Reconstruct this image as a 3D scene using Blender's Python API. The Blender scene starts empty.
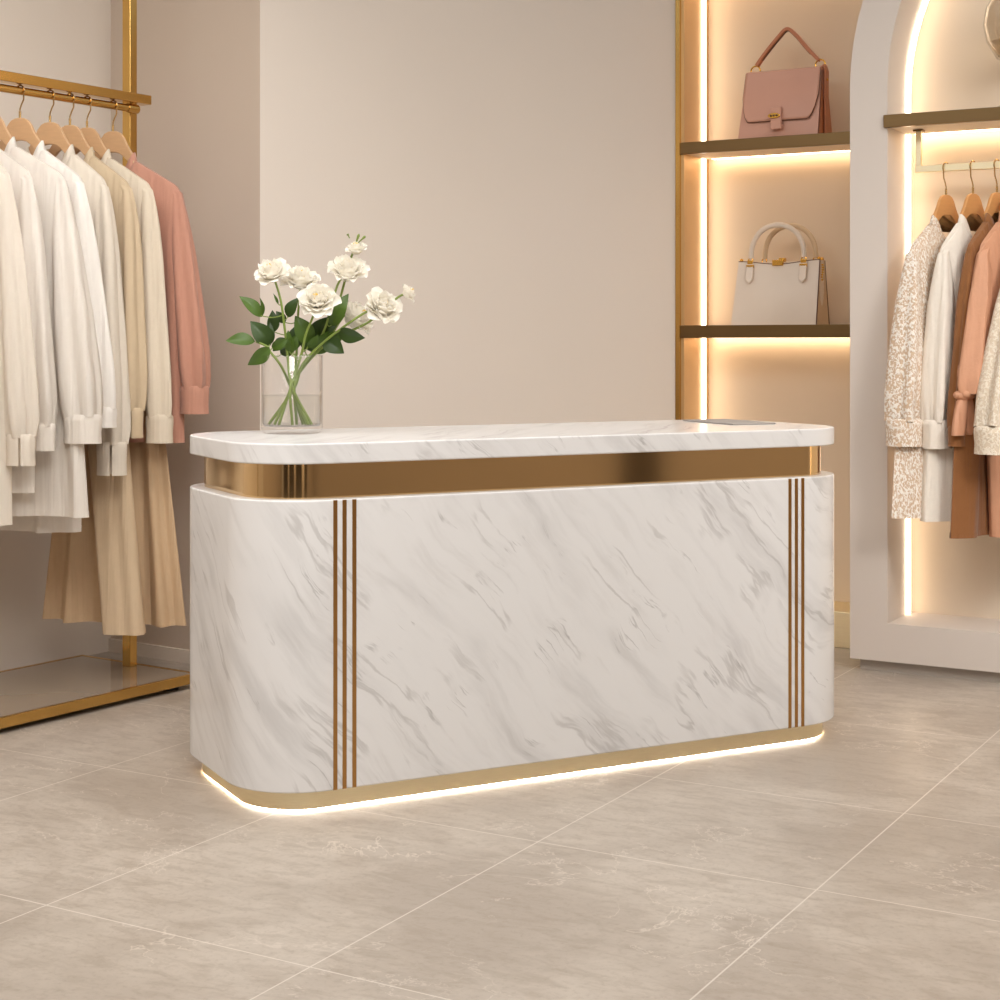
import bpy, math, random
from mathutils import Vector, Matrix
random.seed(7)
sc = bpy.context.scene
COL = sc.collection
F = 1633.0; H = 1.2; HY = 346.0
sin, cos, pi = math.sin, math.cos, math.pi

def V(px, py, d):
    return Vector(((px-500)/F*d, d, H-(py-HY)/F*d))

# ------------------------------------------------------------------ materials
def lin(c):
    return tuple(((v/255)/12.92 if v/255 <= .04045 else ((v/255+.055)/1.055)**2.4) for v in c) + (1,)

def base_mat(name):
    m = bpy.data.materials.new(name); m.use_nodes = True
    return m, m.node_tree, m.node_tree.nodes['Principled BSDF']

def N(nt, typ, **kw):
    n = nt.nodes.new(typ)
    for k, v in kw.items():
        if k in n.inputs: n.inputs[k].default_value = v
        else: setattr(n, k, v)
    return n

def plain(name, col, rough=.6, metal=0, noise=0.0, nscale=8, bump=0.0, bscale=200, spec=.5, sheen=0, trans=0, stretch=None, coat=0, folds=0):
    m, nt, b = base_mat(name)
    b.inputs['Roughness'].default_value = rough
    b.inputs['Metallic'].default_value = metal
    b.inputs['Specular IOR Level'].default_value = spec
    if sheen: b.inputs['Sheen Weight'].default_value = sheen
    if coat: b.inputs['Coat Weight'].default_value = coat
    c = lin(col)
    tc = N(nt, 'ShaderNodeTexCoord')
    src = tc.outputs['Object']
    if stretch:
        mp = N(nt, 'ShaderNodeMapping'); mp.inputs['Scale'].default_value = stretch
        nt.links.new(src, mp.inputs['Vector']); src = mp.outputs['Vector']
    nz = N(nt, 'ShaderNodeTexNoise', Scale=nscale, Detail=4.0)
    nt.links.new(src, nz.inputs['Vector'])
    mix = N(nt, 'ShaderNodeMix', data_type='RGBA')
    k = 1-noise
    mix.inputs[6].default_value = (c[0]*k, c[1]*k, c[2]*k, 1)
    mix.inputs[7].default_value = tuple(min(1, v*(1+noise)) for v in c[:3]) + (1,)
    nt.links.new(nz.outputs['Fac'], mix.inputs[0])
    nt.links.new(mix.outputs[2], b.inputs['Base Color'])
    if bump:
        n2 = N(nt, 'ShaderNodeTexNoise', Scale=bscale, Detail=3.0)
        nt.links.new(src, n2.inputs['Vector'])
        bp = N(nt, 'ShaderNodeBump', Strength=bump, Distance=.004)
        nt.links.new(n2.outputs['Fac'], bp.inputs['Height'])
        nt.links.new(bp.outputs['Normal'], b.inputs['Normal'])
    if folds:
        mp2 = N(nt, 'ShaderNodeMapping'); mp2.inputs['Scale'].default_value = (26, 26, 1.6)
        nt.links.new(tc.outputs['Object'], mp2.inputs['Vector'])
        n3 = N(nt, 'ShaderNodeTexNoise', Scale=1.0, Detail=2.0, Distortion=.6); nt.links.new(mp2.outputs[0], n3.inputs['Vector'])
        b2 = N(nt, 'ShaderNodeBump', Strength=folds, Distance=.02)
        nt.links.new(n3.outputs['Fac'], b2.inputs['Height'])
        if b.inputs['Normal'].links: nt.links.new(b.inputs['Normal'].links[0].from_socket, b2.inputs['Normal'])
        nt.links.new(b2.outputs['Normal'], b.inputs['Normal'])
    if trans:
        out = nt.nodes['Material Output']
        tr = N(nt, 'ShaderNodeBsdfTranslucent'); tr.inputs['Color'].default_value = c
        ms = N(nt, 'ShaderNodeMixShader'); ms.inputs[0].default_value = trans
        nt.links.new(b.outputs[0], ms.inputs[1]); nt.links.new(tr.outputs[0], ms.inputs[2])
        nt.links.new(ms.outputs[0], out.inputs['Surface'])
    return m

def sheer(name, col, trans=.35, clear=.12):
    m = plain(name, col, rough=.75, noise=.03, nscale=40, bump=.15, bscale=500, spec=.2, trans=trans, folds=.6)
    nt = m.node_tree; out = nt.nodes['Material Output']
    prev = out.inputs['Surface'].links[0].from_socket
    t = N(nt, 'ShaderNodeBsdfTransparent'); ms = N(nt, 'ShaderNodeMixShader'); ms.inputs[0].default_value = clear
    nt.links.new(prev, ms.inputs[1]); nt.links.new(t.outputs[0], ms.inputs[2]); nt.links.new(ms.outputs[0], out.inputs['Surface'])
    return m

def emit(name, col, s):
    m, nt, b = base_mat(name)
    b.inputs['Base Color'].default_value = lin(col)
    b.inputs['Emission Color'].default_value = lin(col)
    b.inputs['Emission Strength'].default_value = s
    return m

def math_node(nt, op, a, b=None, c=None):
    n = nt.nodes.new('ShaderNodeMath'); n.operation = op
    for i, v in enumerate((a, b, c)):
        if v is None: continue
        if isinstance(v, (int, float)): n.inputs[i].default_value = v
        else: nt.links.new(v, n.inputs[i])
    return n.outputs[0]

def dotp(nt, vec, d):
    n = nt.nodes.new('ShaderNodeVectorMath'); n.operation = 'DOT_PRODUCT'
    nt.links.new(vec, n.inputs[0]); n.inputs[1].default_value = d
    return n.outputs['Value']

def comb(nt, x, y, z):
    n = nt.nodes.new('ShaderNodeCombineXYZ')
    for i, v in enumerate((x, y, z)):
        if isinstance(v, (int, float)): n.inputs[i].default_value = v
        else: nt.links.new(v, n.inputs[i])
    return n.outputs[0]

def noise(nt, vec, scale, detail=5, dist=0.0, rough=.55):
    n = N(nt, 'ShaderNodeTexNoise', Scale=scale, Detail=float(detail), Roughness=rough, Distortion=dist)
    nt.links.new(vec, n.inputs['Vector']); return n.outputs['Fac']

def ramp(nt, v, a, b, ya=0.0, yb=1.0):
    n = nt.nodes.new('ShaderNodeMapRange'); n.interpolation_type = 'SMOOTHSTEP'
    nt.links.new(v, n.inputs[0])
    for i, x in enumerate((a, b, ya, yb)): n.inputs[i+1].default_value = x
    return n.outputs[0]

def mixc(nt, fac, a, b):
    n = N(nt, 'ShaderNodeMix', data_type='RGBA')
    nt.links.new(fac, n.inputs[0]) if not isinstance(fac, float) else setattr(n.inputs[0], 'default_value', fac)
    for i, c in ((6, a), (7, b)):
        if isinstance(c, tuple): n.inputs[i].default_value = c
        else: nt.links.new(c, n.inputs[i])
    return n.outputs[2]

def marble(name):
    m, nt, b = base_mat(name)
    tc = N(nt, 'ShaderNodeTexCoord'); o = tc.outputs['Object']
    w = math_node(nt, 'MULTIPLY', math_node(nt, 'SUBTRACT', noise(nt, o, 2.0, 3), .5), .16)
    w = math_node(nt, 'ADD', w, math_node(nt, 'MULTIPLY', math_node(nt, 'SUBTRACT', noise(nt, o, 14.0, 3), .5), .022))
    al = dotp(nt, o, (.69, -.30, -.72)); ac = dotp(nt, o, (.72, -.70, .69))
    acw = math_node(nt, 'ADD', ac, w)
    def field(ka, kl, off, det, rg):
        return noise(nt, comb(nt, math_node(nt, 'MULTIPLY', acw, ka), math_node(nt, 'MULTIPLY', al, kl), off), 1.0, det, .0, rg)
    s1 = math_node(nt, 'MULTIPLY', ramp(nt, field(8.0, 1.2, 0.0, 5, .6), .47, .72), ramp(nt, noise(nt, o, 2.6, 2), .30, .52))
    s2 = math_node(nt, 'MULTIPLY', ramp(nt, field(24., 3.0, 3.1, 4, .6), .48, .74), ramp(nt, noise(nt, o, 4.2, 2), .38, .58))
    def crack(ka, kl, off, wd, ms, a, b_):
        f = ramp(nt, math_node(nt, 'ABSOLUTE', math_node(nt, 'SUBTRACT', field(ka, kl, off, 5, .58), .5)), 0.0, wd, 1.0, 0.0)
        return math_node(nt, 'MULTIPLY', f, ramp(nt, noise(nt, comb(nt, acw, al, off), ms, 3), a, b_))
    f1 = crack(6.0, .8, 7.7, .022, 4.0, .46, .60)
    f2 = crack(11.0, .9, 12.3, .012, 7.0, .54, .64)
    c = mixc(nt, math_node(nt, 'MULTIPLY', s1, .50), lin((231, 229, 228)), lin((190, 187, 186)))
    c = mixc(nt, math_node(nt, 'MULTIPLY', s2, .28), c, lin((190, 185, 182)))
    c = mixc(nt, math_node(nt, 'MULTIPLY', f1, .42), c, lin((166, 161, 158)))
    c = mixc(nt, math_node(nt, 'MULTIPLY', f2, .40), c, lin((134, 129, 126)))
    nt.links.new(c, b.inputs['Base Color'])
    b.inputs['Roughness'].default_value = .22
    b.inputs['Specular IOR Level'].default_value = .4
    return m

VP1, VPC, VPR = 1440.0, 3600.0, 1620.0
def unit(vp):
    v = Vector(((vp-500)/F, 1, 0)); v.normalize(); return v
U1 = unit(VP1); W = Vector((U1.y, -U1.x, 0))            # depth and width axes of the right hand wall
CX = unit(VPC); CN = Vector((-CX.y, CX.x, 0))           # counter
R1 = unit(VPR); R2 = Vector((-R1.y, R1.x, 0))           # rack

def floor_mat():
    m, nt, b = base_mat('floor_tile')
    tc = N(nt, 'ShaderNodeTexCoord'); o = tc.outputs['Object']
    I1 = V(310, 967, F*H/(967-HY))
    s = math_node(nt, 'SUBTRACT', dotp(nt, o, tuple(U1)), U1.dot(I1))
    t = math_node(nt, 'SUBTRACT', dotp(nt, o, (-W.x, -W.y, 0)), -W.dot(I1))
    du = None
    for L in (-2.7, -1.8, -.9, 0, .92, 1.60, 2.5, 3.4, 4.3, 5.2, 6.1):
        dd = math_node(nt, 'ABSOLUTE', math_node(nt, 'SUBTRACT', s, L))
        du = dd if du is None else math_node(nt, 'MINIMUM', du, dd)
    tf = math_node(nt, 'ABSOLUTE', math_node(nt, 'SUBTRACT', math_node(nt, 'FRACT', math_node(nt, 'ADD', math_node(nt, 'DIVIDE', t, .70), 20.5)), .5))
    dt = math_node(nt, 'MULTIPLY', tf, .70)
    dmin = math_node(nt, 'MINIMUM', du, dt)
    joint = ramp(nt, dmin, .0011, .0026, 1.0, 0.0)
    cloud = noise(nt, o, 1.6, 6, .6, .62)
    mid = noise(nt, comb(nt, math_node(nt, 'MULTIPLY', s, 24.0), math_node(nt, 'MULTIPLY', t, 9.0), 0.0), 1.0, 6, .5, .65)
    speck = noise(nt, o, 60, 3, 0, .7)
    c = mixc(nt, ramp(nt, cloud, .34, .66), lin((168, 155, 142)), lin((192, 180, 167)))
    c = mixc(nt, math_node(nt, 'MULTIPLY', ramp(nt, mid, .44, .66), .42), c, lin((150, 135, 120)))
    c = mixc(nt, math_node(nt, 'MULTIPLY', ramp(nt, speck, .48, .70), .30), c, lin((146, 131, 116)))
    # pale crack veins
    vn = noise(nt, comb(nt, math_node(nt, 'MULTIPLY', s, 1.0), math_node(nt, 'MULTIPLY', t, 1.0), 2.0), 2.0, 6, .9, .55)
    vein = ramp(nt, math_node(nt, 'ABSOLUTE', math_node(nt, 'SUBTRACT', vn, .5)), 0.0, .006, 1.0, 0.0)
    vein = math_node(nt, 'MULTIPLY', vein, ramp(nt, noise(nt, o, 1.7, 2), .54, .64))
    c = mixc(nt, math_node(nt, 'MULTIPLY', vein, .50), c, lin((224, 212, 198)))
    for off, scl, msk_, wd in ((5.3, .95, 1.1, .0032), (8.9, 1.5, 1.5, .0045)):
        vz = noise(nt, comb(nt, math_node(nt, 'MULTIPLY', s, 1.0), math_node(nt, 'MULTIPLY', t, .75), off), scl, 8, .35, .62)
        vv = ramp(nt, math_node(nt, 'ABSOLUTE', math_node(nt, 'SUBTRACT', vz, .5)), 0.0, wd, 1.0, 0.0)
        vv = math_node(nt, 'MULTIPLY', vv, ramp(nt, noise(nt, comb(nt, s, t, off+2), msk_, 2), .46, .58))
        c = mixc(nt, math_node(nt, 'MULTIPLY', vv, .42), c, lin((222, 210, 197)))
    c = mixc(nt, math_node(nt, 'MULTIPLY', joint, .80), c, lin((218, 208, 196)))
    nt.links.new(c, b.inputs['Base Color'])
    b.inputs['Roughness'].default_value = .38
    b.inputs['Specular IOR Level'].default_value = .4
    bp = N(nt, 'ShaderNodeBump', Strength=.12, Distance=.003)
    nt.links.new(mid, bp.inputs['Height']); nt.links.new(bp.outputs['Normal'], b.inputs['Normal'])
    return m

def lace(name, ca, cb):
    m, nt, b = base_mat(name)
    tc = N(nt, 'ShaderNodeTexCoord'); o = tc.outputs['Object']
    mp = N(nt, 'ShaderNodeMapping'); mp.inputs['Rotation'].default_value = (0, .75, 0); mp.inputs['Scale'].default_value = (230, 90, 90)
    m2 = N(nt, 'ShaderNodeMapping'); m2.inputs['Rotation'].default_value = (0, -.75, 0); m2.inputs['Scale'].default_value = (230, 90, 90)
    nt.links.new(o, mp.inputs['Vector']); nt.links.new(o, m2.inputs['Vector'])
    na = noise(nt, mp.outputs[0], 1.0, 1); nb = noise(nt, m2.outputs[0], 1.0, 1)
    f = ramp(nt, math_node(nt, 'MAXIMUM', na, nb), .50, .62)
    nt.links.new(mixc(nt, f, lin(ca), lin(cb)), b.inputs['Base Color'])
    b.inputs['Roughness'].default_value = .85
    bp = N(nt, 'ShaderNodeBump', Strength=.5, Distance=.004)
    nt.links.new(f, bp.inputs['Height']); nt.links.new(bp.outputs['Normal'], b.inputs['Normal'])
    return m

def thin_glass(name, tint=(250, 250, 248), refl=1.0, edge=.0):
    m, nt, b = base_mat(name)
    out = nt.nodes['Material Output']; nt.nodes.remove(b)
    t = N(nt, 'ShaderNodeBsdfTransparent'); t.inputs['Color'].default_value = lin(tint)
    g = N(nt, 'ShaderNodeBsdfGlossy'); g.inputs['Roughness'].default_value = .02
    lw = N(nt, 'ShaderNodeLayerWeight', Blend=.5)
    fr = math_node(nt, 'ADD', math_node(nt, 'MULTIPLY', math_node(nt, 'POWER', lw.outputs['Facing'], 4.0), .55), .03)
    ms = N(nt, 'ShaderNodeMixShader')
    nt.links.new(math_node(nt, 'MULTIPLY', fr, refl), ms.inputs[0])
    nt.links.new(t.outputs[0], ms.inputs[1]); nt.links.new(g.outputs[0], ms.inputs[2]); nt.links.new(ms.outputs[0], out.inputs['Surface'])
    return m

def real_glass(name, ior, tint=(255, 255, 255)):
    m, nt, b = base_mat(name)
    b.inputs['Base Color'].default_value = lin(tint)
    b.inputs['Transmission Weight'].default_value = 1.0
    b.inputs['Roughness'].default_value = 0.0
    b.inputs['IOR'].default_value = ior
    return m

M = dict(
    marble=marble('white_marble'),
    floor=floor_mat(),
    wall_light=plain('wall_greige', (220, 208, 196), .85, noise=.015, nscale=3, bump=.05, bscale=60, spec=.2),
    wall_dark=plain('wall_taupe', (200, 183, 167), .85, noise=.02, nscale=3, bump=.05, bscale=60, spec=.2),
    wall_left=plain('wall_beige', (222, 210, 197), .85, noise=.02, nscale=3, bump=.05, bscale=60, spec=.2),
    cab=plain('cabinet_paint', (212, 201, 192), .6, noise=.01, nscale=3, spec=.3),
    niche=plain('niche_paint', (224, 203, 178), .75, noise=.015, nscale=4, spec=.2),
    alcove_in=plain('alcove_paint', (224, 208, 188), .75, noise=.015, nscale=4, spec=.2),
    ceil=plain('ceiling_paint', (236, 230, 222), .9),
    dark=plain('reflected_dark', (58, 44, 32), .5, noise=.15, nscale=4),
    plinth_grey=plain('plinth_grey', (168, 158, 148), .6),
    gold=plain('polished_gold', (216, 184, 136), .10, 1, noise=.03, nscale=5),
    gold_brush=plain('brushed_gold', (252, 236, 200), .42, 1, noise=.08, nscale=30, stretch=(1, 1, 18)),
    inlay=plain('gold_inlay', (186, 142, 86), .22, 1, noise=.05, nscale=12),
    rackgold=plain('rack_brass', (208, 168, 98), .16, 1, noise=.04, nscale=8),
    bronze=plain('bronze', (126, 102, 70), .34, 1, noise=.06, nscale=12, stretch=(1, 1, 20)),
    brassclad=plain('brass_cladding', (206, 172, 126), .42, .6, noise=.04, nscale=10),
    smoked=plain('smoked_panel', (158, 140, 121), .05, 0, noise=.04, nscale=4, spec=.8, coat=.4),
    black=plain('black_rubber', (22, 20, 18), .7),
    wood=plain('beech_wood', (194, 154, 114), .42, noise=.10, nscale=22, stretch=(1, 6, 6), spec=.4),
    woodedge=plain('beech_edge', (226, 190, 148), .38, noise=.05, nscale=30),
    wood_warm=plain('oak_wood', (206, 150, 92), .42, noise=.10, nscale=22, stretch=(1, 6, 6), spec=.4),
    steel=plain('hook_brass', (196, 164, 112), .25, 1),
    led=emit('led_warm', (255, 236, 208), 6.5),
    led_soft=emit('led_warm_shelf', (255, 232, 198), 9.0),
    led_floor=emit('led_plinth', (255, 244, 230), 34),
    white1=sheer('white_voile', (240, 232, 222), .28, .10),
    white2=sheer('white_cotton', (243, 236, 228), .22, .04),
    white3=sheer('ivory_voile', (238, 228, 214), .30, .12),
    cream=plain('cream_linen', (222, 210, 194), .85, noise=.04, nscale=60, bump=.2, bscale=500, spec=.2, trans=.12, folds=.55),
    tan=plain('tan_crepe', (204, 182, 152), .85, noise=.04, nscale=50, bump=.2, bscale=500, spec=.2, trans=.1, folds=.55),
    beige=plain('beige_linen', (218, 203, 182), .85, noise=.04, nscale=50, bump=.2, bscale=500, spec=.2, trans=.1, folds=.55),
    rose=plain('dusty_rose', (190, 138, 117), .8, noise=.05, nscale=50, bump=.2, bscale=400, spec=.2, sheen=.2, trans=.06, folds=.55),
    skirt_tan=plain('camel_wool', (200, 170, 136), .85, noise=.04, nscale=40, bump=.2, bscale=400, spec=.2, folds=.55),
    skirt_beige=plain('sand_wool', (204, 180, 150), .85, noise=.04, nscale=40, bump=.2, bscale=400, spec=.2, folds=.55),
    lace=lace('lace_weave', (212, 184, 156), (246, 238, 228)),
    lace2=lace('boucle_weave', (222, 204, 180), (238, 226, 208)),
    rcream=plain('oat_linen', (236, 226, 213), .85, noise=.05, nscale=60, bump=.3, bscale=300, spec=.2, folds=.55),
    brown=plain('brown_suede', (140, 92, 54), .85, noise=.10, nscale=30, bump=.3, bscale=300, spec=.2, sheen=.2, folds=.55),
    peach=plain('terracotta_satin', (206, 152, 120), .6, noise=.08, nscale=20, bump=.3, bscale=90, spec=.3, folds=.55),
    pink_leather=plain('pink_leather', (206, 154, 132), .38, noise=.03, nscale=20, bump=.06, bscale=300, spec=.45),
    tan_leather=plain('tan_leather', (182, 112, 74), .4, noise=.05, nscale=20, bump=.06, bscale=300, spec=.45),
    cream_leather=plain('cream_leather', (222, 205, 188), .38, noise=.02, nscale=20, bump=.05, bscale=300, spec=.45),
    cream_gusset=plain('beige_leather', (204, 176, 142), .42, noise=.03, nscale=20, bump=.05, bscale=300, spec=.4),
    leather_edge=plain('leather_edge', (96, 62, 44), .5),
    buckle=plain('buckle_gold', (226, 178, 88), .2, 1),
    petal=plain('petal_white', (255, 251, 242), .65, noise=.0, nscale=30, spec=.25, trans=.38),
    stamen=plain('stamen_yellow', (240, 205, 110), .7),
    leaf=plain('leaf_green', (72, 98, 28), .42, noise=.25, nscale=18, spec=.45, trans=.12),
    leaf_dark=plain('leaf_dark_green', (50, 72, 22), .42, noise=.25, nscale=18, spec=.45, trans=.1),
    stem=plain('stem_green', (122, 140, 58), .5, noise=.15, nscale=30),
    glass=thin_glass('vase_glass', (254, 254, 254), 1.5),
    glass_solid=real_glass('thick_glass', 1.45),
    glass_base=thin_glass('base_glass', (253, 253, 253), 1.0),
    water=thin_glass('water', (252, 252, 250), .9),
    slate=plain('grey_slate', (168, 160, 154), .9, spec=.1),
)

# ------------------------------------------------------------------ mesh builder
class MB:
    def __init__(s): s.v = []; s.f = []
    def grid(s, rows, close_u=False, close_v=False):
        b = len(s.v); nr = len(rows); nc = len(rows[0])
        for r in rows: s.v += [tuple(p) for p in r]
        for i in range(nr if close_v else nr-1):
            for j in range(nc if close_u else nc-1):
                a = b+i*nc+j; c = b+i*nc+(j+1) % nc
                d = b+((i+1) % nr)*nc+(j+1) % nc; e = b+((i+1) % nr)*nc+j
                s.f.append((a, c, d, e))
        return b
    def box(s, x0, x1, y0, y1, z0, z1):
        return s.hexa([(x0, y0, z0), (x1, y0, z0), (x1, y1, z0), (x0, y1, z0), (x0, y0, z1), (x1, y0, z1), (x1, y1, z1), (x0, y1, z1)])
    def hexa(s, p):
        b = len(s.v); s.v += [tuple(q) for q in p]
        for q in ((0, 3, 2, 1), (4, 5, 6, 7), (0, 1, 5, 4), (1, 2, 6, 5), (2, 3, 7, 6), (3, 0, 4, 7)):
            s.f.append(tuple(b+i for i in q))
    def loft(s, loops, cap0=True, cap1=True):
        b = s.grid(loops, close_u=True); n = len(loops[0])
        if cap0: s.f.append(tuple(b+i for i in range(n))[::-1])
        if cap1: s.f.append(tuple(b+(len(loops)-1)*n+i for i in range(n)))
    def prism(s, outline, z0, z1):            # outline list of (x,y) extruded in z
        s.loft([[(x, y, z0) for x, y in outline], [(x, y, z1) for x, y in outline]])
    def plate(s, outline, y0, y1):            # outline list of (x,z) extruded in y
        s.loft([[(x, y0, z) for x, z in outline], [(x, y1, z) for x, z in outline]])
    def tube(s, path, r, seg=10, cap=True, flat=None):
        path = [Vector(p) for p in path]; n = len(path); loops = []
        up = None
        for i, p in enumerate(path):
            t = (path[min(i+1, n-1)]-path[max(i-1, 0)]).normalized()
            if up is None:
                up = Vector((0, 1, 0)) if abs(t.y) < .9 else Vector((1, 0, 0))
            a = t.cross(up).normalized(); up = a.cross(t).normalized()
            rr = r[i] if isinstance(r, (list, tuple)) else r
            ra, rb = (rr, rr) if flat is None else (rr, rr*flat)
            loops.append([p+a*(ra*cos(k*2*pi/seg))+up*(rb*sin(k*2*pi/seg)) for k in range(seg)])
        s.loft(loops, cap, cap)
    def lathe(s, prof, seg=48, c=(0, 0, 0), close=False):
        rows = [[(c[0]+r*cos(k*2*pi/seg), c[1]+r*sin(k*2*pi/seg), c[2]+z) for k in range(seg)] for r, z in prof]
        s.grid(rows, close_u=True, close_v=close)
    def ball(s, c, r, seg=12, sq=(1, 1, 1)):
        rows = []
        for i in range(seg//2+1):
            a = -pi/2+pi*i/(seg//2); a = max(-pi/2+.02, min(pi/2-.02, a))
            rows.append([(c[0]+sq[0]*r*cos(a)*cos(k*2*pi/seg), c[1]+sq[1]*r*cos(a)*sin(k*2*pi/seg), c[2]+sq[2]*r*sin(a)) for k in range(seg)])
        s.loft(rows)
    def build(s, name, mat, parent=None, bevel=0, angle=40, sub=0, solid=0, shift=None, seg=3):
        me = bpy.data.meshes.new(name)
        vs = s.v if shift is None else [tuple(Vector(p)-shift) for p in s.v]
        me.from_pydata(vs, [], s.f); me.update()
        import bmesh
        bm = bmesh.new(); bm.from_mesh(me); bmesh.ops.recalc_face_normals(bm, faces=bm.faces); bm.to_mesh(me); bm.free()
        for p in me.polygons: p.use_smooth = True
        if hasattr(me, 'set_sharp_from_angle'): me.set_sharp_from_angle(angle=math.radians(angle))
        me.materials.append(mat)
        o = bpy.data.objects.new(name, me); COL.objects.link(o)
        if parent: o.parent = parent
        if bevel:
            md = o.modifiers.new('bevel', 'BEVEL'); md.width = bevel; md.segments = seg; md.limit_method = 'ANGLE'; md.angle_limit = math.radians(35)
        if sub:
            md = o.modifiers.new('sub', 'SUBSURF'); md.levels = sub; md.render_levels = sub
        if solid:
            md = o.modifiers.new('solid', 'SOLIDIFY'); md.thickness = solid; md.offset = 0
        return o

def tag(o, label=None, cat=None, group=None, kind=None):
    if label: o['label'] = label
    if cat: o['category'] = cat
    if group: o['group'] = group
    if kind: o['kind'] = kind
    return o

def thing(name, label, cat, loc=(0, 0, 0), yaw=0.0, group=None):
    o = bpy.data.objects.new(name, None); o.empty_display_size = .05
    COL.objects.link(o); o.location = loc; o.rotation_euler = (0, 0, yaw)
    return tag(o, label, cat, group)

def yaw_of(v): return math.atan2(v.y, v.x)
def flat3(v, z=0): return Vector((v.x, v.y, z))

def rrect(x0, x1, y0, y1, r, n=14):
    pts = []
    for cx, cy, a0 in ((x1-r, y0+r, -pi/2), (x1-r, y1-r, 0), (x0+r, y1-r, pi/2), (x0+r, y0+r, pi)):
        for i in range(n+1):
            a = a0+pi/2*i/n
            pts.append((cx+r*cos(a), cy+r*sin(a)))
    return pts

# ------------------------------------------------------------------ setting
def struct(name, mb, mat, **k):
    o = mb.build(name, mat, **k); o['kind'] = 'structure'; return o

mb = MB(); mb.box(-7, 7, -5, 9.5, -.06, 0); struct('floor', mb, M['floor'])

def wall(name, p, q, z0, z1, mat, t=.10, side=1):
    """wall slab from p to q (2D), thickness t to the left of the direction p->q times side"""
    p = Vector((p[0], p[1], 0)); q = Vector((q[0], q[1], 0)); d = (q-p).normalized(); n = Vector((-d.y, d.x, 0))*t*side
    m = MB()
    a, b, c, e = p, q, q+n, p+n
    m.hexa([(v.x, v.y, z0) for v in (a, b, c, e)]+[(v.x, v.y, z1) for v in (a, b, c, e)])
    return struct(name, m, mat)

ZT = 3.45
KC = V(110.75, 651, F*H/(651-HY)); KC.z = 0                    # left rear corner
E1 = V(260, HY+305*(2141/1992), F*H/(305*2141/1992)); E1.z = 0  # right end of the taupe wall
N0 = V(677, HY, F*H/(333*2923/3340)); N0.z = 0
N0 = E1 + CX*((( (677-500)/F)*E1.y-E1.x)/(CX.x-((677-500)/F)*CX.y))
wall('wall_left', KC-R1*5.2, KC, 0, ZT, M['wall_left'], side=1)
dirE = (E1-KC).normalized()
wall('wall_rear', KC-dirE*.1, E1, 0, ZT, M['wall_dark'], side=1)
wall('wall_back', E1, N0, 0, ZT, M['wall_light'], side=1)
# low skirting along the taupe wall
mb = MB(); nn = Vector((dirE.y, -dirE.x, 0))*.012
a = KC+nn*0; b_ = E1
mb.hexa([(v.x, v.y, z) for z in (0, .05) for v in (a, b_, b_+nn, a+nn)]); struct('baseboard_rear', mb, M['wall_left'])

# ------------------------------------------------------------------ handbag niche (setting)
YW = yaw_of(W)
def frame_pt(o, ex, ey, x, y, z=0): 
    p = o+ex*x+ey*y; return Vector((p.x, p.y, z))
def nx_at(px, y, o=N0, ex=W, ey=U1):
    r = (px-500)/F; q = o+ey*y
    return (r*q.y-q.x)/(ex.x-r*ex.y)
def local_struct(name, mb, mat, o, yaw, **k):
    ob = struct(name, mb, mat, **k); ob.location = (o.x, o.y, 0); ob.rotation_euler = (0, 0, yaw); return ob
NW = .867; ND = .27
mb = MB(); mb.box(-.02, NW+.1, ND, ND+.08, 0, ZT); local_struct('wall_niche', mb, M['niche'], N0, YW)
mb = MB(); mb.box(.017, .03, .004, ND, 0, ZT); local_struct('trim_1', mb, M['brassclad'], N0, YW)       # brass clad reveal
mb = MB(); mb.box(-.002, .017, -.012, .05, 0, ZT); local_struct('trim_2', mb, M['rackgold'], N0, YW)      # bright edge strip
mb = MB(); mb.box(.03, NW, .012, ND, 0, .143); local_struct('trim_3', mb, M['gold_brush'], N0, YW, bevel=.003)
def root_at(o, ex, ey, x, y, z): p = frame_pt(o, ex, ey, x, y, z); return p

t = thing('light_strip', 'vertical glowing light strip in the left corner of the handbag niche', 'light', N0, YW, None)
mb = MB(); mb.box(.0305, .037, ND-.080, ND-.046, .15, ZT); mb.build('diffuser', M['led'], t)

def niche_shelf(z0, z1, label):
    t = thing('display_shelf', label, 'shelf', frame_pt(N0, W, U1, 0, 0, z0), YW, None)
    h = z1-z0
    mb = MB(); mb.box(.031, NW-.005, .014, ND-.045, 0.002, h); mb.build('board', M['niche'], t)
    mb = MB(); mb.box(.006, NW-.005, -.006, .014, 0, h+.001); mb.build('front_trim', M['bronze'], t, bevel=.002)
    mb = MB(); mb.box(.055, NW-.01, ND-.044, ND-.004, .010, h); mb.build('rear_rail', M['bronze'], t)
    mb = MB(); mb.box(.060, NW-.012, ND-.038, ND-.012, .001, .010); mb.build('light_strip', M['led_soft'], t)
    return t
S1 = (2.000, 2.048); S2 = (1.233, 1.285)
niche_shelf(*S1, 'bronze-fronted shelf holding the pink satchel, upper of the niche')
niche_shelf(*S2, 'bronze-fronted shelf holding the cream handbag, lower of the niche')

niche_shelf(2.77, 2.82, 'bronze-fronted shelf above the pink satchel, just beyond the top photo edge')

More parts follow.
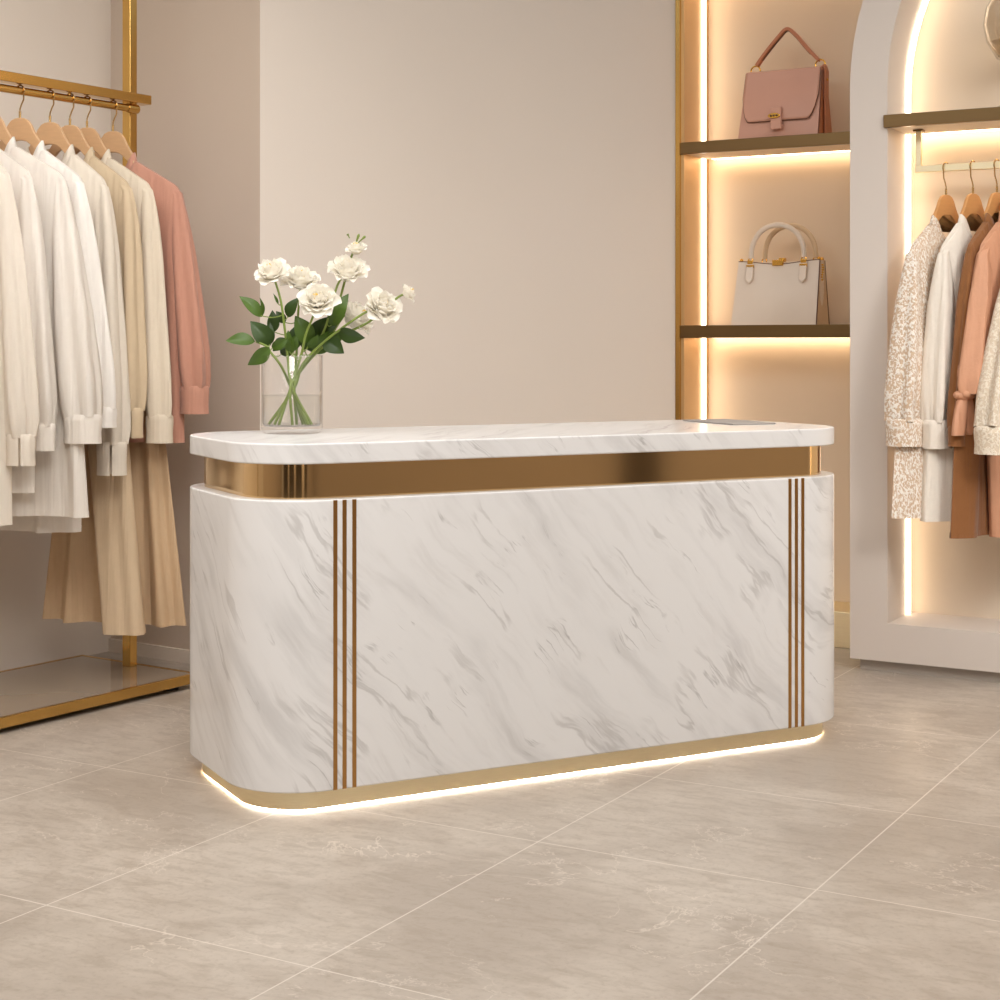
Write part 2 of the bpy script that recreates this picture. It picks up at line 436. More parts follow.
# ------------------------------------------------------------------ arched alcove
K0 = V(850, HY, 6.06); K0.z = 0
t = thing('display_alcove', 'white arched clothes alcove with glowing inner edge standing right of the handbag niche', 'alcove', K0, YW)
J = .141; RI = .95; ZS = 2.154; RO = RI+J; XC = RO; AD = .30; ZB = .182; Z0 = .042
def arch(r, zb, n=40):
    pts = [(XC-r, zb), (XC-r, zb+.5*(ZS-zb)), (XC-r, ZS)]
    for i in range(1, n): 
        a = pi-pi*i/n; pts.append((XC+r*cos(a), ZS+r*sin(a)))
    pts += [(XC+r, ZS), (XC+r, zb+.5*(ZS-zb)), (XC+r, zb)]
    return pts
po, pin = arch(RO, Z0), arch(RI, ZB)
mb = MB(); DEP = .40+ND+.05
fr = [[(x, 0, z) for x, z in po], [(x, 0, z) for x, z in pin], [(x, AD, z) for x, z in pin], ]
mb.grid([[(x, DEP, z) for x, z in po]]+fr, close_u=True)
o = mb.build('frame', M['cab'], t, angle=25)
mb = MB(); b0 = len(mb.v); mb.plate([(x, z) for x, z in arch(RI+.02, ZB-.02)], AD, AD+.02); mb.build('back_panel', M['alcove_in'], t)
mb = MB(); mb.box(.03, 2*RO-.03, .028, DEP, 0, Z0+.001); mb.build('plinth', M['plinth_grey'], t)
mb = MB()
ins = arch(RI-.004, ZB+.003); ins2 = arch(RI-.016, ZB+.003)
y0, y1 = AD-.066, AD-.050
mb.grid([[(x, y0, z) for x, z in ins], [(x, y0, z) for x, z in ins2], [(x, y1, z) for x, z in ins2], [(x, y1, z) for x, z in ins]], close_v=True)
mb.build('light_strip', M['led'], t)

def ax_at(px, y): return nx_at(px, y, K0, W, U1)
ts = thing('display_shelf', 'bronze-fronted shelf spanning the arched alcove above the clothes rail', 'shelf', frame_pt(K0, W, U1, 0, 0, 2.0), YW)
mb = MB(); mb.box(J-.012, 2*RO-J, -.012, .010, 0, .047); mb.build('front_trim', M['bronze'], ts, bevel=.002)
mb = MB(); mb.box(J+.004, 2*RO-J-.004, .010, AD-.06, .002, .046); mb.build('board', M['alcove_in'], ts)
mb = MB(); mb.box(J+.03, 2*RO-J-.03, AD-.056, AD-.006, .014, .046); mb.build('rear_rail', M['bronze'], ts)
mb = MB(); mb.box(J+.03, 2*RO-J-.03, AD-.048, AD-.014, .002, .013); mb.build('light_strip', M['led_soft'], ts)
RY = .12; ZR = 1.855
x_br = ax_at(919, RY)
tr = thing('clothes_rail', 'square brass clothes rail hung under the shelf of the arched alcove', 'rail', frame_pt(K0, W, U1, x_br, RY, ZR), YW)
RL = 1.35
mb = MB(); mb.box(-.012, RL, -.012, .012, -.013, .013); mb.build('bar', M['gold_brush'], tr, bevel=.002)
for xb in (0, RL-.02):
    mb = MB(); mb.box(xb-.010, xb+.010, -.010, .010, .011, 2.0-ZR+.002); br = mb.build('bracket', M['gold_brush'], tr, bevel=.002)
    mb = MB(); mb.box(xb-.018, xb+.018, -.018, .018, 2.0-ZR-.006, 2.0-ZR+.001); mb.build('flange', M['bronze'], br, bevel=.001)

# footed glass vase on the alcove shelf
xg = ax_at(1014, .12)
tg = thing('glass_goblet', 'clear footed glass vase with gold rim cut by the top right corner', 'vase', frame_pt(K0, W, U1, xg, .12, 2.047), YW)
mb = MB(); mb.lathe([(.0, .004), (.075, .0), (.078, .006), (.05, .02), (.022, .06), (.016, .12), (.018, .17), (.06, .19), (.095, .25), (.108, .31), (.10, .37), (.07, .42), (.055, .445), (.051, .445), (.066, .418), (.096, .37), (.104, .31), (.091, .252), (.055, .196), (.0, .184)], 40)
mb.build('bowl', thin_glass('goblet_glass', (246, 243, 238), 2.2), tg, angle=60)
mb = MB(); rim = [(.054*cos(a*2*pi/32), .054*sin(a*2*pi/32), .445) for a in range(33)]; mb.tube(rim, .003, 8, False); mb.build('rim', M['buckle'], tg)
mb = MB(); mb.lathe([(.0, .196), (.05, .202), (.075, .225), (.086, .25), (.0, .252)], 32); mb.build('sand', plain('pale_sand', (206, 178, 140), .8), tg)

# ------------------------------------------------------------------ counter
F0 = Vector((-100/F*4.29, 4.29, 0))
CO = F0+CX*(-.405)
YC = yaw_of(CX)
L, D, R = 1.955, .70, .20
tcn = thing('reception_counter', 'long white marble sales counter with rounded ends, gold band and gold inlays', 'counter', CO, YC)
mb = MB(); mb.prism(rrect(0, L, 0, D, R), .056, .805); mb.build('body', M['marble'], tcn, bevel=.004)
mb = MB(); mb.prism(rrect(.04, L-.04, .04, D-.04, R-.04), .800, .899); mb.build('fascia_band', M['gold'], tcn)
mb = MB(); mb.prism(rrect(0, L, 0, D, R), .897, .950); wt = mb.build('worktop', M['marble'], tcn, bevel=.004)
mb = MB(); mb.prism(rrect(.035, L-.035, .035, D-.035, R-.035), .005, .058); mb.build('plinth', M['gold_brush'], tcn)
mb = MB(); mb.prism(rrect(.044, L-.044, .044, D-.044, R-.044), .0004, .0055); mb.build('light_strip', M['led_floor'], tcn)
for xi in (.2225, .248, .2754, 1.682, 1.706, 1.730):
    mb = MB(); mb.box(xi-.0056, xi+.0056, -.0012, .006, .057, .803); mb.build('inlay_strip', M['inlay'], tcn)

# grey flat panel lying on the counter
A_ = V(697, 418.5, F*.25/72.5); B_ = V(733, 425.2, F*.25/79.2); C_ = V(776, 424.2, F*.25/78.2)
ex = (C_-B_); ex.z = 0; wlen = ex.length; ex.normalize(); ey = Vector((-ex.y, ex.x, 0))
tt = thing('desk_pad', 'thin flat grey pad lying on the right end of the counter', 'desk pad', (B_.x, B_.y, .950), yaw_of(ex))
mb = MB(); mb.box(0, wlen, 0, .31, .0004, .005); mb.build('pad', M['slate'], tt, bevel=.0015)

# ------------------------------------------------------------------ clothes rack, left
RE = Vector((-1.307, 5.91, 0)); YR = yaw_of(R1)
tk = thing('clothes_rack', 'tall brass clothes rack with low mirrored base along the left wall', 'clothes rack', RE, YR)
BL = 2.6
mb = MB(); mb.box(-BL, 0, -.30, -.285, .018, .052); mb.box(-BL, 0, .285, .30, .018, .052); mb.box(-.015, 0, -.285, .285, .018, .052); mb.box(-BL, -BL+.015, -.285, .285, .018, .052)
mb.build('base_frame', M['rackgold'], tk, bevel=.0015)
mb = MB(); mb.box(-BL+.015, -.015, -.285, .285, .022, .0505); mb.build('base_panel', M['smoked'], tk)
for fx in (-.08, -BL+.08):
    for fy in (-.24, .24):
        mb = MB(); mb.lathe([(.0, 0), (.03, 0), (.03, .0225), (0, .0225)], 16, (fx, fy, 0)); mb.build('foot', M['black'], tk)
for xp in (-.045, -BL+.045):
    mb = MB(); mb.box(xp-.017, xp+.017, -.021, .019, .050, 3.2); mb.build('post', M['rackgold'], tk, bevel=.002)
mb = MB(); mb.box(-BL-.05, -.006, -.072, -.021, 2.066, 2.099); mb.build('top_bar', M['rackgold'], tk, bevel=.002)
TZ = 2.046; TY = -.046
mb = MB(); mb.tube([(-BL, TY, TZ), (-.075, TY, TZ)], .0135, 16); tube = mb.build('hanging_rail', M['rackgold'], tk)
for xp in (-.08, -BL):
    mb = MB(); mb.tube([(xp-.02, TY, TZ), (xp+.03, TY, TZ)], .0165, 16); mb.build('end_cap', M['rackgold'], tube, bevel=.002)
for k in range(9):
    xp = -.06-.30*k
    mb = MB(); mb.tube([(xp, TY, TZ), (xp, TY, 2.07)], .005, 10); mb.build('spacer', M['rackgold'], tube)

# ------------------------------------------------------------------ hangers and clothes
def hanger(loc, yaw, label, group, half=.26, wood='wood', hookmat='steel', hz=.09, hr=.0175):
    t = thing('clothes_hanger', label, 'hanger', loc, yaw, group)
    s = half/.26
    up = [(.0, .0), (.016, -.001), (.032, -.008), (.046, -.025), (.057, -.048), (.068, -.066), (.080, -.083), (.103, -.110), (.15, -.158), (.20, -.196), (.245, -.222), (.26, -.236)]
    lo = [(.256, -.250), (.235, -.246), (.19, -.228), (.14, -.192), (.105, -.158), (.085, -.138), (.062, -.110), (.045, -.092), (.028, -.080), (.012, -.076), (0, -.075)]
    half_r = [(x*(s if x > .1 else 1), z) for x, z in up+lo]
    out = half_r+[(-x, z) for x, z in half_r[::-1][1:-1]]
    mb = MB(); mb.plate(out, -.0065, .0065); body = mb.build('hanger_body', M[wood], t, bevel=.0025, angle=35, seg=2)
    path = [(0, 0, -.01), (0, 0, .030), (.006, 0, .045), (.014, 0, .060)]
    for i in range(13):
        a = math.radians(-35+ i*(230/12)); path.append((hr*cos(a), 0, hz+hr*sin(a)))
    mb = MB(); mb.tube(path, .0026, 8); mb.build('hook', M[hookmat], t)
    mb = MB(); mb.tube([(0, 0, -.002), (0, 0, .022)], .0042, 10); mb.build('ferrule', M[hookmat], t)
    return t

def lerp(a, b, t): return a+(b-a)*t
def interp(tab, x):
    for (x0, y0), (x1, y1) in zip(tab, tab[1:]):
        if x <= x1: return lerp(y0, y1, (x-x0)/(x1-x0) if x1 > x0 else 0)
    return tab[-1][1]

def garment(name, label, cat, group, loc, yaw, mat, w=.275, hem=-1.2, hemw=.27, T=.032, amp=.016, nf=5, back=1.0,
            slen=.80, sout=.05, sw=.055, cuff=.07, cuffw=.046, sy=.040, seed=0, dip=.075, lean=0.0, collar=True, hemtilt=0.0, front_open=True, sdy=-.012, cuff_slit=True, far_sleeve=True, knot=False):
    rnd = random.Random(seed)
    t = thing(name, label, cat, loc, yaw, group)
    NX, NV = 46, 34
    nk = .092
    def ztop(x):
        ax = abs(x)
        if ax < nk: return -.108-dip*(1-(ax/nk)**2)
        e = w if x > 0 else w*back
        q = (ax-nk)/max(e-nk, .01)
        return -.108-.105*q**1.0-(.03*max(0, (q-.82)/.18)**2)
    ph = [rnd.uniform(0, 6.28) for _ in range(6)]
    kf = [nf*rnd.uniform(.85, 1.15), nf*1.7*rnd.uniform(.9, 1.1)]
    def pt(s, v, side):
        e = 1 if s > 0 else back
        x0 = s*w*e
        wv = lerp(w, hemw, v**.8)
        # slightly nipped below the arm hole
        wv *= 1-.05*math.exp(-((v-.22)/.10)**2)
        x = s*wv*e
        zt = ztop(x0)
        hz = hem+hemtilt*x
        z = zt+(hz-zt)*v
        edge = max(0.0, 1-abs(s)**5)
        grow = min(1, v/.10)**.6
        ty = (.012+(T-.012)*grow)*edge**.5
        a = 1.5*amp*min(1, (v/.6))**.9*(1 if v > .02 else .3)
        f = a*(sin(kf[0]*s*pi*.5+ph[0]+.6*sin(2*v+ph[4]))+.5*sin(kf[1]*s*pi*.5+ph[1]+(.9 if side > 0 else 0)))
        yy = side*(ty+.4*abs(f)*(edge**.4)) + .6*f
        x += lean*v*v
        return (x, yy, z)
    mb = MB()
    svals = [-1+2*i/NX for i in range(NX+1)]
    for side in (-1, 1):
        mb.grid([[pt(s, (j/NV)**1.25, side) for s in svals] for j in range(NV+1)])
    # close the shoulder lines between front and back
    for rng in ([s for s in svals if s*w >= nk], [s for s in svals if s*w*back <= -nk]):
        mb.grid([[pt(s, 0, -1) for s in rng], [pt(s, 0, 1) for s in rng]])
    for s in (-1, 1):
        mb.grid([[pt(s, (j/NV)**1.25, -1) for j in range(NV+1)], [pt(s, (j/NV)**1.25, 1) for j in range(NV+1)]])
    body = mb.build('bodice', M[mat], t, angle=70)
    # hem band
    mb = MB()
    for side in (-1, 1):
        mb.grid([[Vector(pt(s, v, side))+Vector((0, side*.0025, 0)) for s in svals] for v in (.982, 1.0)])
    mb.build('hem_band', M[mat], body, angle=70)
    if collar:
        mb = MB()
        xs = [-nk+nk*2*i/24 for i in range(25)]; lows = []; tops = []
        for side, seq in ((-1, xs), (1, xs[::-1])):
            for x in seq:
                sq_ = x/(w*(1 if x > 0 else back)); p = Vector(pt(sq_, 0, side)); ex_ = abs(x)/nk
                yy = side*(.004+.012*math.sqrt(max(0, 1-ex_**2)))
                lows.append(Vector((x*1.06, yy*1.15, p.z-.014-.008*ex_**2))); tops.append(Vector((x*.93, yy, p.z-.004+.034*min(1, max(0, (ex_-.45)/.35))**1.0)))
        mb.grid([lows, [a_.lerp(b_, .5)+Vector((0, (.002 if a_.y > 0 else -.002), 0)) for a_, b_ in zip(lows, tops)], tops], close_u=True)
        mb.build('collar', M[mat], t, solid=.003, angle=60)
    # centre placket
    mb = MB(); rows = []
    for j in range(15):
        v = .02+.96*j/14; rows.append([Vector(pt(s, v, -1))+Vector((0, -.003, 0)) for s in (-.05, .0, .05)])
    if front_open: mb.grid(rows); mb.build('placket', M[mat], body, angle=60)
    # sleeves
    for sd in ((1, -1) if far_sleeve else (1,)):
        e = w if sd > 0 else w*back
        zsh = -.225
        pth = [(e-.085, -.185, .010), (e-.050, -.208, .015), (e-.024, -.232, .022), (e-.020, -.285, .031)]
        n = 16
        for i in range(1, n+1):
            q = i/n
            zz = lerp(-.31, zsh-slen, q); rr = interp([(0, .034), (.2, .040+.3*(sw-.04)), (.5, sw*.92), (.8, sw*1.0), (.93, sw*.94), (1, cuffw*.92)], q)
            xo = e-.016+(sout+.016)*q**1.0
            pth.append((xo, zz, rr))
        loops = []; SEG = 36
        p0 = rnd.uniform(0, 6.28); npl = rnd.choice((4, 5))
        for i, (x, z, r) in enumerate(pth):
            i0, i1 = max(i-1, 0), min(i+1, len(pth)-1)
            tx, tz = pth[i1][0]-pth[i0][0], pth[i1][1]-pth[i0][1]
            l_ = math.hypot(tx, tz); tx /= l_; tz /= l_
            nxv, nzv = -tz, tx
            q = max(0, (i-3)/(len(pth)-4))
            am = .10+.13*q**.7; gat = max(0, (q-.72)/.28)**1.5*.10
            yy0 = sdy*q
            ring = []
            for k in range(SEG):
                a = 2*pi*k/SEG
                m_ = 1+am*sin(npl*a+p0+.5*q)+.35*am*sin((npl+3)*a+2*p0)+gat*sin(15*a)*(1 if q < .999 else 0)
                rx = r*m_; ry = r*(sy/.055)*m_
                ring.append((sd*(x+nxv*rx*cos(a)), yy0+ry*sin(a), z+nzv*rx*cos(a)))
            loops.append(ring)
        mb = MB(); mb.loft(loops, True, False)
        sl = mb.build('sleeve', M[mat], t, angle=80)
        if knot and sd > 0:
            x, z, r = pth[-1]; mb = MB()
            for q_ in range(7):
                a = q_*.9; mb.ball((sd*x+.030*cos(a), -.02+sdy+.018*sin(a*1.7), z+.005*sin(a*2)), .022, 12, (1.1, 1, .75))
            mb.ball((sd*x-.032, -.035+sdy, z+.03), .026, 12, (1, .9, .9))
            for dx in (-.028, .03):
                mb.loft([[(sd*x+dx*(.4+q_)+ (.016+.022*sin(pi*min(1, q_*.75)))*cos(2*pi*k/14)*(1+.15*sin(3*2*pi*k/14)), -.02+sdy+.018*sin(2*pi*k/14), z-.14*q_) for k in range(14)] for q_ in (0, .2, .4, .6, .8, 1.0)])
            mb.build('tied_cuff', M[mat], sl, angle=80)
        elif cuff:
            x, z, r = pth[-1]; mb = MB(); rows = []
            gap = .16 if cuff_slit else 0.0
            a0 = -pi/2+.35; na = 32
            angs = [a0+gap/2+(2*pi-gap)*i/na for i in range(na+1)]
            for (kk, dz) in ((.93, .012), (1.06, .004), (1.08, -.01), (1.03, -cuff*.6), (1.06, -cuff), (1.0, -cuff), (.97, -cuff*.5), (.97, .004)):
                rows.append([(sd*(x+cuffw*kk*cos(a)), sdy+cuffw*(sy/.055)*kk*sin(a), z+dz) for a in angs])
            mb.grid(rows); mb.build('cuff', M[mat], sl, angle=50)
    return t

def skirt(name, label, cat, group, loc, yaw, mat, top=-.20, hem=-1.7, wt=.10, wl=.25, wr=.25, T0=.02, T1=.06, pleats=9, pamp=.02, seed=0, cx=0.0, ydef=0.0, hemwave=.0):
    rnd = random.Random(seed)
    t = thing(name, label, cat, loc, yaw, group)
    ph = rnd.uniform(0, 6); SEG = 120; loops = []; n = 26
    for j in range(n+1):
        v = j/n; z = lerp(top, hem, v); e = v**1.0
        ring = []
        for k in range(SEG):
            a = 2*pi*k/SEG
            wd = lerp(wt, (wr if cos(a) > 0 else wl), e)
            pl = 1.0*sin(pleats*a+ph+.4*sin(2*a))+.3*sin(2*pleats*a+1.3)
            ty = lerp(T0, T1, e)
            r_ = pamp*e*pl
            ring.append((cx*e+wd*cos(a)+r_*cos(a)*.4, ydef*e+(ty+r_)*sin(a), z+(hemwave*pl if j == n else 0)))
        loops.append(ring)
    mb = MB(); mb.grid(loops, close_u=True); sk = mb.build('panel', M[mat], t, angle=80)
    mb = MB(); mb.loft([[(x*1.03, y*1.1, top+dz) for x, y, _ in loops[0]] for dz in (0.015, -.025)], False, False); mb.build('waistband', M[mat], t)
    for sx in (-1, 1):
        mb = MB(); mb.tube([(sx*.085, .0, top), (sx*.085, -.010, top+.035), (sx*.088, -.010, -.11), (sx*.088, .0, -.098), (sx*.088, .010, -.11), (sx*.085, .010, top+.035), (sx*.085, .0, top)], .0022, 6); mb.build('hanging_loop', M[mat], t)
    return t

HT = 1.956
YG = math.radians(-18)
HANG = 'beech hangers on the brass rack'
TOPS = 'blouses hanging on the brass rack'
def rack_pt(s): p = RE+R1*(-.045-s)+R2*TY; return Vector((p.x, p.y, HT))
def rack_s(px):
    r = (px-500)/F; p = RE+R1*(-.045)+R2*TY
    return (p.x-r*p.y)/(R1.x-r*R1.y)
hp = {'off': rack_s(-60), 'off2': rack_s(-34), 'h0': rack_s(-9), 'h1': rack_s(20), 'h2': rack_s(50), 'h3': rack_s(70), 'h4': rack_s(87), 'h5': rack_s(113)}
for k, lab in (('off', None), ('off2', 'beech hanger of the sheer ivory blouse beyond the photo edge'), ('h0', 'beech hanger with only its right arm in view at the left photo edge'), ('h1', 'beech hanger holding the plain white blouse, leftmost with its hook in view'), ('h2', 'beech hanger holding the cream linen blouse'),
               ('h3', 'beech hanger holding the tan crepe blouse, third from the right on the rack'), ('h4', 'beech hanger carrying the pale beige blouse'), ('h5', 'beech hanger carrying the dusty rose blouse, farthest right on the brass rack')):
    if lab is None: lab = 'beech hanger of the leftmost white shirt beyond the photo edge'
    hanger(rack_pt(hp[k]), YG, lab, HANG, half=.20)

garment('shirt', 'white shirt cut by the left photo edge, nearest on the brass rack', 'shirt', TOPS, rack_pt(hp['off']), YG, 'white3', w=.255, hem=-1.31, hemw=.27, slen=.815, sout=.050, sw=.056, cuff=.085, cuffw=.045, seed=1, amp=.018, nf=7)
garment('blouse', 'sheer ivory blouse, narrow sleeve just right of the slit-cuffed shirt at the left edge', 'blouse', TOPS, rack_pt(hp['off2']), YG, 'white1', w=.250, hem=-1.22, hemw=.25, slen=.785, sout=.040, sw=.050, cuff=.075, cuffw=.042, seed=9, amp=.014, nf=6, cuff_slit=False, T=.026)
garment('blouse', 'sheer white blouse with the widest long sleeve and cuff, front of the rack', 'blouse', TOPS, rack_pt(hp['h0']), YG, 'white1', w=.285, hem=-1.30, hemw=.375, slen=.760, sout=.065, sw=.066, cuff=.080, cuffw=.060, seed=2, amp=.020, nf=7, cuff_slit=False)
garment('blouse', 'plain white blouse hanging second, behind the sheer one', 'blouse', TOPS, rack_pt(hp['h1']), YG, 'white2', w=.245, hem=-1.365, hemw=.225, slen=.740, sout=.070, sw=.055, cuff=.055, cuffw=.050, seed=3, cuff_slit=False)
garment('blouse', 'cream linen blouse with a slit cuff hanging lowest', 'blouse', TOPS, rack_pt(hp['h2']), YG, 'cream', w=.225, hem=-.98, hemw=.20, slen=.860, sout=.020, sw=.056, cuff=.100, cuffw=.050, seed=4)
garment('blouse', 'tan crepe blouse with slit cuff between cream and pale beige', 'blouse', TOPS, rack_pt(hp['h3']), YG, 'tan', w=.240, hem=-.95, hemw=.20, T=.024, amp=.010, slen=.750, sout=.005, sw=.048, cuff=.090, cuffw=.040, seed=5)
garment('blouse', 'pale beige linen blouse beside the dusty rose one', 'blouse', TOPS, rack_pt(hp['h4']), YG, 'beige', w=.260, hem=-.95, hemw=.22, T=.024, amp=.010, slen=.775, sout=.030, sw=.050, cuff=.085, cuffw=.046, seed=6, cuff_slit=False)
garment('blouse', 'dusty rose blouse, farthest right on the brass rack', 'blouse', TOPS, rack_pt(hp['h5']), YG, 'rose', w=.275, hem=-1.09, hemw=.288, slen=.680, sout=.052, sw=.058, cuff=.085, cuffw=.050, seed=8, cuff_slit=False)

skirt('skirt', 'wide pleated camel skirt hanging long at the right end of the brass rack', 'skirt', 'long skirts under the blouses', rack_pt(hp['h5']), YG, 'skirt_tan', hem=-1.725, wl=.265, wr=.270, T1=.055, pleats=9, pamp=.036, seed=3, top=-.23)
skirt('skirt', 'narrow sand coloured skirt hanging in front of the wide camel one', 'skirt', 'long skirts under the blouses', rack_pt(hp['h4']), YG, 'skirt_beige', hem=-1.735, wt=.085, wl=.078, wr=.078, cx=.165, T1=.05, pleats=4, pamp=.008, seed=5, top=-.23, ydef=-.03)

# right hand clothes
GD = Vector((-.75, -.66, 0)).normalized(); YD = yaw_of(GD)
HT2 = 1.756
RH = 'oak hangers in the arched alcove'; RG = 'clothes hanging in the arched alcove'
def rp(px): 
    x = ax_at(px, RY); return frame_pt(K0, W, U1, x, RY, HT2)
for px, lab in ((946, 'oak hanger holding the lace-patterned coat'), (973, 'oak hanger holding the oat-coloured shirt'), (997, 'oak hanger holding the brown coat, half out of frame'), (1012, 'oak hanger holding the terracotta blouse just outside the photo'), (1044, 'oak hanger holding the pale boucle coat outside the photo')):
    hanger(rp(px), YD, lab, RH, half=.165, wood='wood_warm', hz=ZR-HT2, hr=.020)
cm = dict(back=.56, T=.030, amp=.016, nf=5, far_sleeve=False, cuff_slit=False, front_open=False, dip=.05, sdy=.0)
def rg(px): p = rp(px); p.z += -.002; return p
garment('coat', 'beige and white lace-patterned coat, leftmost in the arched alcove', 'coat', RG, rg(946), YD, 'lace', w=.235, hem=-1.165, hemw=.33, slen=.600, sout=.025, sw=.060, cuff=.085, cuffw=.060, sy=.058, seed=11, **cm)
garment('shirt', 'oat-coloured long shirt beside the lace-patterned coat', 'shirt', RG, rg(974), YD, 'rcream', w=.215, hem=-1.175, hemw=.29, slen=.602, sout=.020, sw=.054, cuff=.09, cuffw=.050, sy=.054, seed=12, **cm)
garment('coat', 'dark brown long coat between oat shirt and terracotta blouse', 'coat', RG, rg(1000), YD, 'brown', w=.215, hem=-1.225, hemw=.32, slen=.62, sout=.06, sw=.040, cuff=.06, cuffw=.036, sy=.040, seed=13, **cm)
garment('blouse', 'terracotta satin blouse with a knotted sleeve end', 'blouse', RG, rg(1014), YD, 'peach', w=.225, hem=-1.23, hemw=.15, slen=.50, sout=.060, sw=.050, cuff=.06, cuffw=.042, sy=.050, seed=14, knot=True, **cm)
garment('coat', 'pale boucle coat cut by the right photo edge', 'coat', RG, rg(1046), YD, 'lace2', w=.220, hem=-1.25, hemw=.20, slen=.615, sout=.110, sw=.062, cuff=.085, cuffw=.062, sy=.06, seed=15, **cm)

# ------------------------------------------------------------------ handbags
def ribbon(path, wv, th):
    """flat strap along path (xz) with half width wv in y"""
    mb = MB(); path = [Vector(p) for p in path]; rows = []
    n = len(path)
    for i, p in enumerate(path):
        tn = (path[min(i+1, n-1)]-path[max(i-1, 0)]).normalized()
        a = Vector((0, 1, 0)); nrm = tn.cross(a).normalized()
        rows.append([p+a*wv+nrm*th, p-a*wv+nrm*th, p-a*wv-nrm*th, p+a*wv-nrm*th])
    mb.loft(rows); return mb

def smooth_path(pts, n=8):
    pts = [Vector(p) for p in pts]; out = []
    for i in range(len(pts)-1):
        p0 = pts[max(i-1, 0)]; p1 = pts[i]; p2 = pts[i+1]; p3 = pts[min(i+2, len(pts)-1)]
        for k in range(n):
            t_ = k/n
            out.append(.5*((2*p1)+(p2-p0)*t_+(2*p0-5*p1+4*p2-p3)*t_*t_+(3*p1-p0-3*p2+p3)*t_**3))
    out.append(pts[-1]); return out

def ring_pts(c, r, axis='y', n=20, sx=1, sz=1):
    return [Vector(c)+(Vector((sx*r*cos(a*2*pi/n), 0, sz*r*sin(a*2*pi/n))) if axis == 'y' else Vector((0, sx*r*cos(a*2*pi/n), sz*r*sin(a*2*pi/n)))) for a in range(n+1)]

# cream top-handle bag
yb = .030
x0 = nx_at(731, yb); x1 = nx_at(815.5, yb); BW = x1-x0
tb = thing('handbag', 'cream leather handbag with twin arched handles on the lower niche shelf', 'handbag', frame_pt(N0, W, U1, x0, yb, S2[1]+.001), YW)
bh = .262; dp = .165
tl, trr = .020, BW+.004
mb = MB()
NXs, NZs = 14, 12
def bagp(u, v, front):
    xa = lerp(0, tl, v); xb = lerp(BW, trr, v)
    x = lerp(xa, xb, u)
    d0 = 0.0 if front else lerp(dp, dp-.070, v)
    f0 = lerp(0.0, .035, v)
    bul = .014*sin(pi*u)*sin(pi*min(1, v*1.1+.05))
    y = (f0-bul) if front else (d0+bul)
    z = bh*v-(.014*sin(pi*u)**2*v**8 if front else 0)
    return (x, y, z)
fg = [[bagp(i/NXs, j/NZs, True) for i in range(NXs+1)] for j in range(NZs+1)]
bg = [[bagp(i/NXs, j/NZs, False) for i in range(NXs+1)] for j in range(NZs+1)]
mb.grid(fg); mb.grid(bg)
mb.grid([fg[0], bg[0]]); mb.grid([fg[-1], bg[-1]])
mb.grid([[r[0] for r in fg], [r[0] for r in bg]])
mb.grid([[r[-1] for r in fg], [r[-1] for r in bg]])
bb = mb.build('body', M['cream_leather'], tb, bevel=.004, angle=50)
mb = MB()
for side in (-1, 1):
    e = -1 if side > 0 else 0
    cols = []
    for j in range(NZs+1):
        f = Vector(fg[j][e]); g = Vector(bg[j][e]); m_ = f.lerp(g, .5)+Vector((-side*.014*(j/NZs), 0, 0))
        cols.append([f.lerp(g, .06)+Vector((side*.003, 0, 0)), m_+Vector((side*.004, 0, 0)), g.lerp(f, .06)+Vector((side*.003, 0, 0))])
    if side > 0: mb.grid(cols)
mb.build('gusset', M['cream_gusset'], tb, angle=60)
mb = MB()
mb.tube([Vector(r[-1])+Vector((.003, 0, 0)) for r in fg], .0022, 6); mb.tube([Vector(r[-1])+Vector((.002, 0, 0)) for r in bg], .0022, 6)
mb.tube([Vector(p)+Vector((0, 0, .001)) for p in fg[-1]], .0018, 6)
mb.build('edge_piping', M['leather_edge'], tb)
for (yy, xl, xr, lf) in ((.030, .076, BW-.058, True), (dp-.072, .112, BW-.030, False)):
    c = (xl+xr)/2; r = (xr-xl)/2; top = .135
    pth = [(c+r*cos(a)*(1 if abs(cos(a)) < .99 else 1), yy+(.0), bh+.012+(top)*sin(a)**.85 if sin(a) > 0 else bh+.012) for a in [pi-pi*i/28 for i in range(29)]]
    pth = [(xl, yy, bh-.03)]*0+pth
    mb = MB(); mb.tube(pth, .0108, 12); hd = mb.build('handle', M['cream_leather'] if lf else M['cream_gusset'], tb)
    for xx in (xl, xr):
        mb = MB(); mb.tube(ring_pts((xx, yy-.004, bh+.004), .010), .0028, 8, False); mb.build('ring', M['buckle'], hd)
        if lf:
            mb = MB(); mb.plate([(xx-.014, bh-.005), (xx+.014, bh-.005), (xx+.015, bh-.075), (xx, bh-.092), (xx-.015, bh-.075)], yy-.011, yy+.001)
            tbm = mb.build('handle_tab', M['cream_leather'], tb, bevel=.002)
            for v_ in tbm.data.vertices:
                if v_.co.z < bh-.05: v_.co.y -= .016
            mb = MB(); mb.box(xx-.016, xx+.016, yy-.0145, yy-.005, bh-.028, bh-.014); mb.box(xx-.012, xx+.012, yy-.013, yy-.004, bh-.012, bh+.004); mb.build('buckle', M['buckle'], tbm, bevel=.002)
mb = MB(); mb.box(BW*.52-.02, BW*.52+.026, .026, .042, bh-.020, bh+.004); mb.box(BW*.52+.004, BW*.52+.03, .036, .06, bh-.004, bh+.012); mb.build('clasp', M['buckle'], tb, bevel=.002)
for p in (bagp(.03, 1, True), bagp(.97, 1, False), bagp(.99, 1, True)):
    mb = MB(); mb.ball((p[0], p[1]+.006, p[2]+.006), .008); mb.build('stud', M['buckle'], tb)
pz = [(BW+.012, .05+.004*sin(k), bh-.02-.010*k) for k in range(7)]
